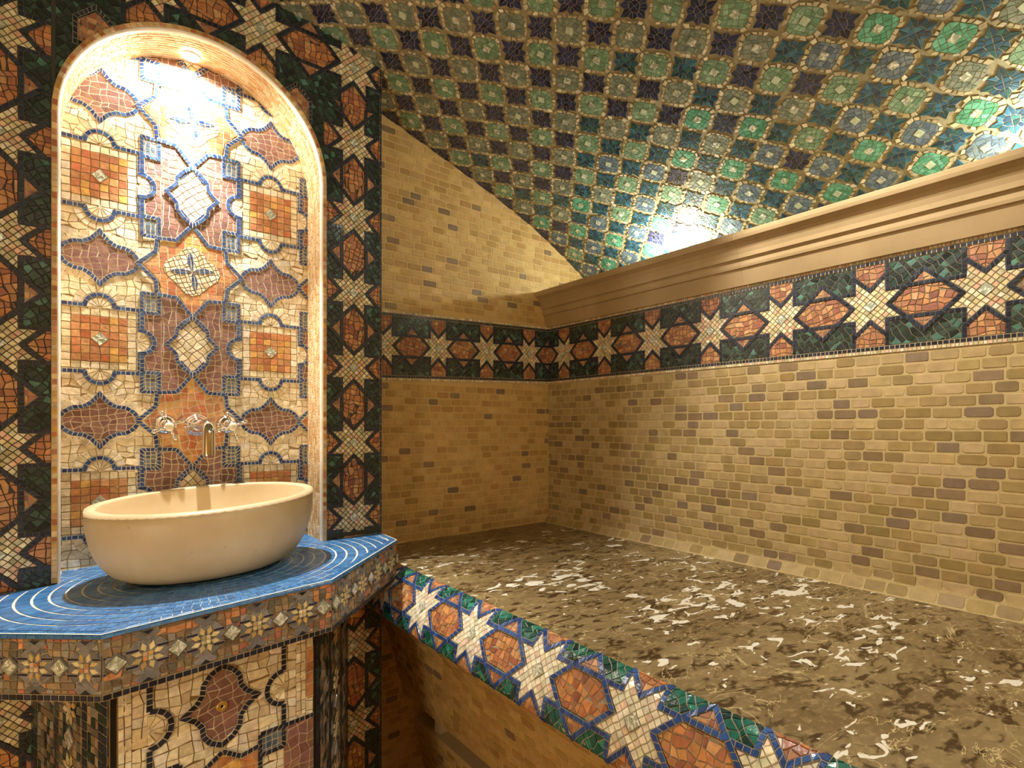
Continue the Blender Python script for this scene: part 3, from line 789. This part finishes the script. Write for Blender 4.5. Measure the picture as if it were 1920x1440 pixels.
# rounded blue edge
def edge_mesh():
    M = Mos(None)
    rad_ = .011
    A = shift(CP, rad_)
    for i in range(4):
        P0, P1 = CP[i], CP[i+1]; Q0, Q1 = A[i], A[i+1]
        l = hypot(P1[0]-P0[0], P1[1]-P0[1])
        def mp(u, v, h, P0=P0, P1=P1, Q0=Q0, Q1=Q1, l=l):
            t = u/l; a = min(v, rad_*pi/2)/rad_; ext = max(0, v-rad_*pi/2)
            px, py = P0[0]+(P1[0]-P0[0])*t, P0[1]+(P1[1]-P0[1])*t; qx, qy = Q0[0]+(Q1[0]-Q0[0])*t, Q0[1]+(Q1[1]-Q0[1])*t
            k = sin(a)+h/rad_*sin(a)
            return (qx+(px-qx)*k, qy+(py-qy)*k, zc(px)-rad_+(rad_+h)*cos(a)-ext)
        M.mp = mp; M.flip = True
        for k in range(4): M.flat(rect(0, rad_*pi/8*k, l, rad_*pi/8*(k+1)), 0, G_WHITE)
        m = int(l/.0215)
        for q in range(m):
            for k in range(3):
                v0, v1 = rad_*pi/2*k/3, rad_*pi/2*(k+1)/3
                M.tile(rect(l*q/m, v0-(.001 if k else 0), l*(q+1)/m, v1+(.001 if k < 2 else 0)), pick(COUNT, .03), 0, .0006, 3, th=.0016, bev=.0002)
    return M
em = edge_mesh()
em.build('counter_edge', cnt)
# apron with flowers
def flower(M, cx, cy, r, L=2):
    for q in range(8):
        a = pi/8+q*pi/4
        pts = [(r*.28, 0), (r*.62, r*.2), (r*1.0, .0+r*.06*(1 if q % 2 else -1)), (r*.62, -r*.2)]
        M.tile(rot(pts, a, (cx, cy)), pick(pal('d9c48a cdb377 e2d29c c9a868', .35)), L, .0006, 1, pad=G_GREY)
    M.fill(rect(cx-r*.3, cy-r*.3, cx+r*.3, cy+r*.3), r*.3, None, 0, .05, CREAM+ORANGE[:3], L+1, 1, g=.0007)
def shelld(M, cx, cy, r, L=2):
    M.tile([(cx+r*1.18*cos(a), cy+r*1.18*sin(a)) for a in (0, pi/2, pi, 1.5*pi)], pick(GREYS), L, .0002, 1)
    M.tile([(cx+r*cos(a), cy+r*sin(a)) for a in (0, pi/2, pi, 1.5*pi)], lin('c8ccb8', .15), L+1, .0005, 2, pad=G_DARK)
AP = Mos(None)
ad = shift(CP, .004)
sets = [(0, .0, 0), (1, .022, 1), (2, .015, 0), (3, .03, 0)]
for i in range(4):
    P0, P1 = ad[i], ad[i+1]; l = hypot(P1[0]-P0[0], P1[1]-P0[1]); nx, ny = (P1[1]-P0[1])/l, -(P1[0]-P0[0])/l
    AP.mp = lambda u, v, h, P0=P0, P1=P1, l=l, nx=nx, ny=ny: (P0[0]+(P1[0]-P0[0])*u/l+nx*h, P0[1]+(P1[1]-P0[1])*u/l+ny*h, zc(P0[0]+(P1[0]-P0[0])*u/l)+v)
    AP.clipf = lambda q, l=l: clip(q, rect(0, -.146, l, -.011))
    AP.flat(rect(0, -.1465, l, -.008), 0, lin('9a8a70', .85))
    AP.fill(rect(0, -.131, l, -.01), .0172, None, 0, .18, BROWNS, 0, 1, var=.25, merge=.1)
    AP.stroke([(0, -.139), (l, -.139)], .014, .0165, DARK, 1, False, 3, pad=G_LIGHT)
    per = .117 if i != 3 else .1
    off = {0: l-.035-.117*8, 1: .082, 2: .075, 3: .05}[i]
    vc = -.072
    k = 0
    x = off-per
    while x < l+per:
        for sg in (1, -1):
            AP.stroke([(x-per*.36, vc+sg*.0175), (x-per*.14, vc+sg*.0175)], .0065, .03, pal('2c2440 241f38 1f2a44', .3), 2, False, 3)
            AP.stroke([(x+per*.14, vc+sg*.0175), (x+per*.36, vc+sg*.0175)], .0065, .03, pal('2c2440 241f38 1f2a44', .3), 2, False, 3)
            AP.tile([(x-.026, vc+sg*.0485), (x, vc+sg*.03), (x+.026, vc+sg*.0485), (x+.02, vc+sg*.056), (x-.02, vc+sg*.056)], pick(GREYS), 1, .0005)
            AP.tile([(x-.013, vc+sg*.0575), (x, vc+sg*.047), (x+.013, vc+sg*.0575)], pick(DARK), 2, .0004, 3)
        AP.fill([(x+.043*cos(t), vc+.043*sin(t)) for t in [2*pi*q/12 for q in range(12)]], .02, None, .4, .3, GREYS, 1, 1)
        flower(AP, x, vc, .0345)
        if -.02 < x+per/2 < l+.02: shelld(AP, x+per/2, vc, .0205)
        x += per
AP.build('apron', cnt)
# base cabinet
BB = [(-.122, 1.998), (.0367, 1.530), (.514, 1.578), (.772, 1.998)]
bm = bmesh.new(); prism(bm, BB, -1.66, -.56, lambda u, v, h: (u, v, h)); obj('cabinet_body', bm, M_PLAST, cnt)
def facet(i):
    P0, P1 = BB[i], BB[i+1]; l = hypot(P1[0]-P0[0], P1[1]-P0[1]); nx, ny = (P1[1]-P0[1])/l, -(P1[0]-P0[0])/l
    return l, (lambda u, v, h: (P0[0]+(P1[0]-P0[0])*u/l+nx*(h+.001), P0[1]+(P1[1]-P0[1])*u/l+ny*(h+.001), v))
for i in (0, 2):
    l, mp = facet(i); SP = Mos(mp, clipf=lambda q, l=l: clip(q, rect(.002, -1.65, l-.002, -.565)))
    SP.flat(rect(0, -1.65, l, -.56), 0, lin('6d6350', .85))
    SP.fill(rect(0, -1.65, l, -.56), .022, None, 0, .15, BROWNS[:7]*2+GREEN[:6], 0, 1, var=.2)
    c = l*.55 if i == 2 else l*.56
    for w0, w1 in ((0, .05), (l-.05, l), (c-.105, c-.075), (c+.075, c+.105)):
        SP.fill(rect(w0, -1.65, w1, -.56), .025, .022, 0, .04, DARK+GREEN[:3], 1, 3, pad=G_LIGHT)
    z = -.70
    while z > -1.65:
        flower(SP, c, z, .045); shelld(SP, c, z-.08, .028); z -= .16
    SP.build('side_panel', cnt)
# door
l, mp0 = facet(1)
mp = lambda u, v, h: (lambda q: (q[0], q[1], q[2]))(mp0(u, v, h+.006))
bm = bmesh.new(); prism(bm, rect(.012, -1.62, l-.006, -.575), 0, .006, mp0); door = obj('door', bm, M_PLAST, cnt)
door['label'] = 'mosaic cabinet door with a purple lozenge round its finger hole'
DR = Mos(mp, clipf=lambda q: clip(q, rect(.014, -1.615, l-.008, -.576)))
DR.flat(rect(.012, -1.62, l-.006, -.575), 0, lin('b9a172', .8))
DR.fill(rect(.012, -1.62, l-.006, -.575), .026, None, 0, .2, CREAMN, 0, 1, merge=.12)
dc = .231; dz = -.716
for k in range(0, 4):
    z = dz-.46*k
    for sx in (-1, 1):
        ex = dc+sx*.218
        a0, a1 = sorted((ex, ex+sx*.06)); DR.fill(rect(a0, z-.062, a1, z+.085), .026, .034, 0, .12, RED[:3]+ORANGE[:2], 1, 1, pad=LG)
        a0, a1 = sorted((ex, ex-sx*.028)); DR.fill(rect(a0, z-.1, a1, z+.14), .028, .027, 0, .05, CREAMN, 1, 1, pad=DG)
        lx = dc+sx*.156
        DR.stroke([(lx, z+.16), (lx, z+.04)]+[(lx-sx*.045*sin(t), z-.005+.045*cos(t)) for t in [pi*q/8 for q in range(9)]]+[(lx, z-.052), (lx, z-.11)], .0145, .0155, DARK, 2, False, 3, pad=LG)
        fan(DR, lx+sx*.004, z-.005, .006, .036, (pi/2 if sx > 0 else -pi/2), (3*pi/2 if sx > 0 else pi/2), 6, CREAMN, 1)
        # small grey square and purple corner below
        DR.fill(rect(min(lx-sx*.062, lx), z-.165, max(lx-sx*.062, lx), z-.115), .016, None, 0, .1, GREYB, 1, 1, pad=LG)
        DR.stroke([(lx-sx*.062, z-.112), (lx, z-.112), (lx, z-.168), (lx-sx*.062, z-.168), (lx-sx*.062, z-.112)], .0135, .0145, DARK, 2, False, 3, pad=LG)
        a0, a1 = sorted((lx, lx+sx*.09)); DR.fill(rect(a0, z-.31, a1, z-.115), .028, None, .1, .25, PURPLE, 1, 1, pad=LG)
        DR.stroke([(lx-sx*.062, z-.3), (lx-sx*.062, z-.168)], .0135, .0145, DARK, 2, False, 3, pad=LG)
        DR.stroke([(lx, z-.112), (lx+sx*.09, z-.112)], .0135, .0145, DARK, 2, False, 3, pad=LG)
        DR.stroke([(dc, z-.118), (dc+sx*.045, z-.148), (dc+sx*.09, z-.14)], .0135, .0145, DARK, 3 if sx > 0 else 4, False, 3, pad=LG)
    DR.fill([(dc, z-.125), (dc+.045, z-.158), (dc+.09, z-.15), (dc+.09, z-.31), (dc-.09, z-.31), (dc-.09, z-.15), (dc-.045, z-.158)], .028, None, .2, .28, ORANGE, 1, 1, pad=LG)
    vo = [(y, x) for x, y in ogee(.098, .084)]
    DR.fill([(dc+x*.93, z+y*.93) for x, y in vo], .026, .022, .2, .3, PURPLE, 1, 1, pad=LG)
    DR.stroke([(dc+x*1.03, z+y*1.03) for x, y in vo], .0145, .0155, DARK, 3, True, 3, pad=LG)
DR.build('door_mosaic', door)
bm = bmesh.new()
def lathe(bm, prof, org, ax, n=28):
    """prof = (radius, distance) pairs round axis ax (unit), org in layout units"""
    ax = Vector(ax).normalized(); t = Vector((0, 0, 1)) if abs(ax.z) < .9 else Vector((1, 0, 0))
    e1 = ax.cross(t).normalized(); e2 = ax.cross(e1); o = Vector(org); prev = None
    for r, d in prof:
        ring = [bm.verts.new(W(*(o+ax*d+e1*(r*cos(2*pi*k/n))+e2*(r*sin(2*pi*k/n))))) for k in range(n)] if r > 1e-6 else [bm.verts.new(W(*(o+ax*d)))]
        if prev:
            if len(prev) == 1 and len(ring) == 1: pass
            elif len(prev) == 1:
                for k in range(n): bm.faces.new([prev[0], ring[k], ring[(k+1) % n]])
            elif len(ring) == 1:
                for k in range(n): bm.faces.new([prev[k], prev[(k+1) % n], ring[0]])
            else:
                for k in range(n): bm.faces.new([prev[k], prev[(k+1) % n], ring[(k+1) % n], ring[k]])
        prev = ring
P0, P1 = BB[1], BB[2]; nrm = ((P1[1]-P0[1])/l, -(P1[0]-P0[0])/l, 0)
ko = mp(dc, dz-.002, .003)
lathe(bm, [(.0, .0), (.0135, .0), (.0135, .004), (.011, .006), (.0085, .0045), (.0065, .0055), (.004, .004), (.0035, .002), (0, .002)], ko, nrm)
obj('finger_ring', bm, M_BRASS, door, True)
bm = bmesh.new(); lathe(bm, [(0, .0025), (.0036, .0025)], ko, nrm, 16); obj('finger_hole', bm, M_BLACK, door)
bm = bmesh.new(); prism(bm, rect(l-.0075, -1.62, l-.001, -.575), 0, .012, mp0); prism(bm, rect(.001, -1.62, .01, -.575), 0, .008, mp0)
obj('door_gap', bm, M_BLACK, cnt)

# ------------------------------------------------------------------ vessel basin
bas = thing('vessel_basin', 'oval cream limestone vessel basin standing on the blue mosaic counter', 'basin', (.289, 1.86, zc(.289)))
def basin():
    bm = bmesh.new(); n = 72
    a, b = .302, .232; H = .22
    # outside: superelliptic bowl section
    outer = []
    for k in range(15):
        t = k/14; ang = t*pi/2
        outer.append((.50+.50*sin(ang)**.80 if True else 0, (1-cos(ang))**1.15*H))
    outer = [(min(1, .50+.50*sin(k/14*pi/2)**.78), H*(1-cos(k/14*pi/2)**.9)) for k in range(15)]
    prof = [(0, .003, 0), (.30, .003, 0), (.44, .0005, 0)]+[(f, z, 0) for f, z in outer]
    prof += [(1.0, H, 0), (.996, H+.003, 0)]
    th = .024
    inn = [(1.0, H+.003), (.992, H-.002), (.975, H-.02), (.92, H-.06), (.83, H-.10), (.70, H-.135), (.5, H-.16), (.25, H-.17), (.0, H-.172)]
    rings = []
    for f, z, _ in prof:
        rings.append((a*f, b*f, z))
    for f, z in inn:
        rings.append(((a-th)*f, (b-th)*f, z))
    prev = None
    for (ra, rb, z) in rings:
        if ra < 1e-6: ring = [bm.verts.new(P(0, 0, z))]
        else: ring = [bm.verts.new(P(ra*cos(2*pi*k/n), rb*sin(2*pi*k/n), z)) for k in range(n)]
        if prev:
            if len(prev) == 1:
                for k in range(n): bm.faces.new([prev[0], ring[k], ring[(k+1) % n]])
            elif len(ring) == 1:
                for k in range(n): bm.faces.new([prev[k], prev[(k+1) % n], ring[0]])
            else:
                for k in range(n): bm.faces.new([prev[k], prev[(k+1) % n], ring[(k+1) % n], ring[k]])
        prev = ring
    return bm
def P(x, y, z):
    f = z/.22; X, Y = .289+x, 1.86+y
    zb = zc(X)+.0035
    zt = -.219+.05*y+.045*x
    return W(X, Y, zb+(zt-zb)*f)
ob = obj('bowl', basin(), M_BASIN, bas, True)
bm = bmesh.new(); lathe(bm, [(0, .012), (.012, .012), (.02, .010), (.021, .004), (.021, 0)], (.289, 1.86, -.385), (0, 0, 1)); obj('drain', bm, M_CHROME, bas, True)

# ------------------------------------------------------------------ taps
fau = thing('wall_tap', 'chrome wall tap with two cross handles and long spout above the basin', 'tap', (.297, YI, .002))
FY = YI-.004
def tube(bm, pts, rads, n=20, capend=True):
    prev = None; P_ = [Vector(q) for q in pts]
    up = Vector((1, 0, 0))
    for i, q in enumerate(P_):
        d = (P_[min(i+1, len(P_)-1)]-P_[max(i-1, 0)]).normalized(); e1 = up; e2 = d.cross(e1).normalized()
        ring = [bm.verts.new(W(*(q+e1*(rads[i]*cos(2*pi*k/n))+e2*(rads[i]*sin(2*pi*k/n))))) for k in range(n)]
        if prev:
            for k in range(n): bm.faces.new([prev[k], prev[(k+1) % n], ring[(k+1) % n], ring[k]])
        elif capend: bm.faces.new(ring)
        prev = ring
    return prev
bm = bmesh.new(); lathe(bm, [(.039, -.004), (.039, .002), (.0375, .004), (.034, .005), (.0335, .008), (.03, .012), (.0275, .013), (.026, .017), (.021, .021), (.019, .03), (.0, .03)], (.297, FY, .002), (0, -1, 0), 40)
obj('escutcheon', bm, M_CHROME, fau, True)
bm = bmesh.new()
ye = 1.925
pts = [(.297, FY, .002), (.297, FY-.1, .003), (.297, ye+.03, .004)]
rd = [.0165, .0165, .017]
for k in range(1, 9):
    a = k/8*pi/2; pts.append((.297, ye+.03-.032*sin(a), .004-.032*(1-cos(a)))); rd.append(.017+.001*k/8)
pts += [(.297, ye-.002, -.05), (.297, ye-.002, -.088), (.297, ye-.002, -.094)]; rd += [.0182, .0190, .0186]
last = tube(bm, pts, rd, 28)
pin = [(.297, ye-.002, -.094), (.297, ye-.002, -.06)]
tube(bm, pin, [.0155, .0155], 28, False)
obj('spout', bm, M_CHROME, fau, True)
for hx, hz, a0 in ((.2047, .004, .42), (.392, .004, .36)):
    bm = bmesh.new(); lathe(bm, [(.037, -.004), (.037, .001), (.0365, .005), (.033, .012), (.027, .019), (.019, .025), (.012, .028), (.0105, .045), (.0105, .075), (.013, .08), (.013, .084), (.0, .084)], (hx, FY, hz), (0, -1, 0), 36)
    rose = obj('handle_rose', bm, M_CHROME, fau, True)
    bm = bmesh.new(); hy = FY-.098
    lathe(bm, [(0, -.016), (.013, -.016), (.0165, -.009), (.0175, 0), (.0165, .008), (.0145, .010), (0, .010)], (hx, hy, hz-.006), (0, -1, 0), 28)
    for q in range(4):
        a = a0+q*pi/2; dx, dz_ = cos(a), sin(a)
        lathe(bm, [(.0, .012), (.0052, .012), (.0042, .02), (.0045, .03), (.0065, .034), (.0042, .0365), (.0078, .041), (.0082, .045), (.0062, .05), (0, .052)], (hx, hy, hz-.006), (dx, 0, dz_), 18)
    hd = obj('cross_handle', bm, M_CHROME, fau, True)
    bm = bmesh.new(); lathe(bm, [(.0135, .009), (.0125, .0125), (.008, .0145), (0, .015)], (hx, hy, hz-.006), (0, -1, 0), 24)
    bt = obj('button', bm, M_PORC, hd, True); bt['label'] = 'white porcelain button'

# ------------------------------------------------------------------ lamps
def downlight(name, label, x, y, z, r=.028):
    t = thing(name, label, 'lamp', (x, y, z))
    bm = bmesh.new(); lathe(bm, [(r+.008, 0), (r+.008, .004), (r, .005), (r-.001, 0)], (x, y, z), (0, 0, -1)); obj('trim_ring', bm, M_WHITE, t, True)
    bm = bmesh.new(); lathe(bm, [(0, .002), (r, .002), (r, 0)], (x, y, z), (0, 0, -1)); obj('lamp_glass', bm, M_LAMP, t, True)
    return t
def light(kind, loc, energy, col, size=.02, rot=None, spot=None, blend=.3, parent=None):
    d = bpy.data.lights.new('lamp_light', kind); d.energy = energy; d.color = col
    if kind in ('POINT', 'SPOT'): d.shadow_soft_size = size
    if kind == 'SPOT': d.spot_size = spot; d.spot_blend = blend
    if kind == 'AREA': d.size = size
    o = bpy.data.objects.new('lamp_light', d); C.objects.link(o); o.location = W(*loc)
    if rot: o.rotation_euler = rot
    if parent: par(o, parent)
    return o
WARM = (1, .88, .655); WHITE = (1, .96, .88); COOL = (.93, 1.0, .96)
E_NICHE, E_LEDGE, E_BENCH, E_FILL = 14, 9, 47, 10.5
t = downlight('niche_lamp', 'small recessed lamp glowing in the crown of the arched niche', .272, 2.105, 1.252, .022)
light('SPOT', (.262, 2.09, 1.235), E_NICHE, WHITE, .012, (0, 0, 0), math.radians(170), .35, t)
light('SPOT', (.272, 2.085, 1.235), 82, WHITE, .012, (-.13, 0, 0), math.radians(66), .55, t)
for k, (y, e) in enumerate(((1.53, 1.0), (.22, .6))):
    t = thing('ledge_uplight', ('small uplight on the cornice ledge near the back wall' if k == 0 else 'small uplight on the cornice ledge nearest the viewer'), 'lamp', (2.2, y, .7235), 'uplights behind the cornice')
    bm = bmesh.new(); lathe(bm, [(0, 0), (.03, 0), (.03, .02), (.024, .024), (.022, .02), (0, .02)], (2.2, y, .7238), (0, 0, 1)); obj('lamp_body', bm, M_WHITE, t, True)
    light('POINT', (2.2, y, .79), E_LEDGE*e, COOL, .015, parent=t)
# recessed square downlight above the bench: its housing cuts the beam
t = thing('bench_downlight', 'square recessed downlight in the vault above the bench', 'lamp', (1.25, .75, 1.25))
bm = bmesh.new(); lx, ly, lz = 1.25, .80, 1.262
box(bm, lx-.10, ly+.024, lz-.05, lx+.10, ly+.030, lz+.05); box(bm, lx-.10, ly-.056, lz-.05, lx+.10, ly-.050, lz+.05)
box(bm, lx-.106, ly-.056, lz-.05, lx-.10, ly+.03, lz+.05); box(bm, lx+.10, ly-.056, lz-.05, lx+.106, ly+.03, lz+.05)
box(bm, lx-.106, ly-.056, lz+.034, lx+.106, ly+.03, lz+.04)
obj('housing', bm, M_BLACK, t)
light('POINT', (lx, ly, lz), E_BENCH, WHITE, .006, parent=t)
# unseen fill lights added on the vault behind the viewer
for k, (x, y, z, e) in enumerate(((.3, -.75, 1.26, 1.0), (1.1, -1.0, 1.12, 1.0))):
    t = thing('ceiling_fill', ('added unseen fill light at the crown of the vault' if k == 0 else 'added unseen fill light on the vault towards the bench'), 'lamp', (x, y, z), 'added fill lights behind the viewer')
    bm = bmesh.new(); lathe(bm, [(0, 0), (.03, 0), (.03, .03), (0, .03)], (x, y, zv(x)-.03), (0, 0, 1)); obj('fill_base', bm, M_WHITE, t, True)
    light('POINT', (x, y, z-.02), E_FILL*e, WARM, .12, parent=t)

t = thing('side_fill', 'added unseen fill light on the plain side wall', 'lamp', (XL+.01, .35, -.55))  # unseen low light added to brighten the riser and lower pier
bm = bmesh.new(); lathe(bm, [(0, 0), (.06, 0), (.06, .012), (.02, .02), (.02, .05), (0, .05)], (XL+.002, .35, -.55), (1, 0, 0)); obj('fill_base', bm, M_WHITE, t, True)
light('POINT', (XL+.22, .35, -.55), E_FILL*2.0, WARM, .12, parent=t)
# ------------------------------------------------------------------ camera and render look
cd = bpy.data.cameras.new('camera'); cam = bpy.data.objects.new('camera', cd); C.objects.link(cam)
cam.location = W(0, 0, 0)
yaw = math.atan2(.618, .786)
cam.rotation_euler = (pi/2, 0, -yaw)
cd.sensor_fit = 'HORIZONTAL'; cd.sensor_width = 36; cd.lens = 1009/1920*36
cd.shift_y = (798-720)/1920; cd.clip_start = .02
sc = bpy.context.scene; sc.camera = cam
w = bpy.data.worlds.new('world'); sc.world = w; w.use_nodes = True
w.node_tree.nodes['Background'].inputs[0].default_value = (1, .8, .55, 1); w.node_tree.nodes['Background'].inputs[1].default_value = .05
vs = sc.view_settings; vs.view_transform = 'Standard'; vs.look = 'None'; vs.gamma = 1; vs.exposure = 0; vs.use_curve_mapping = False
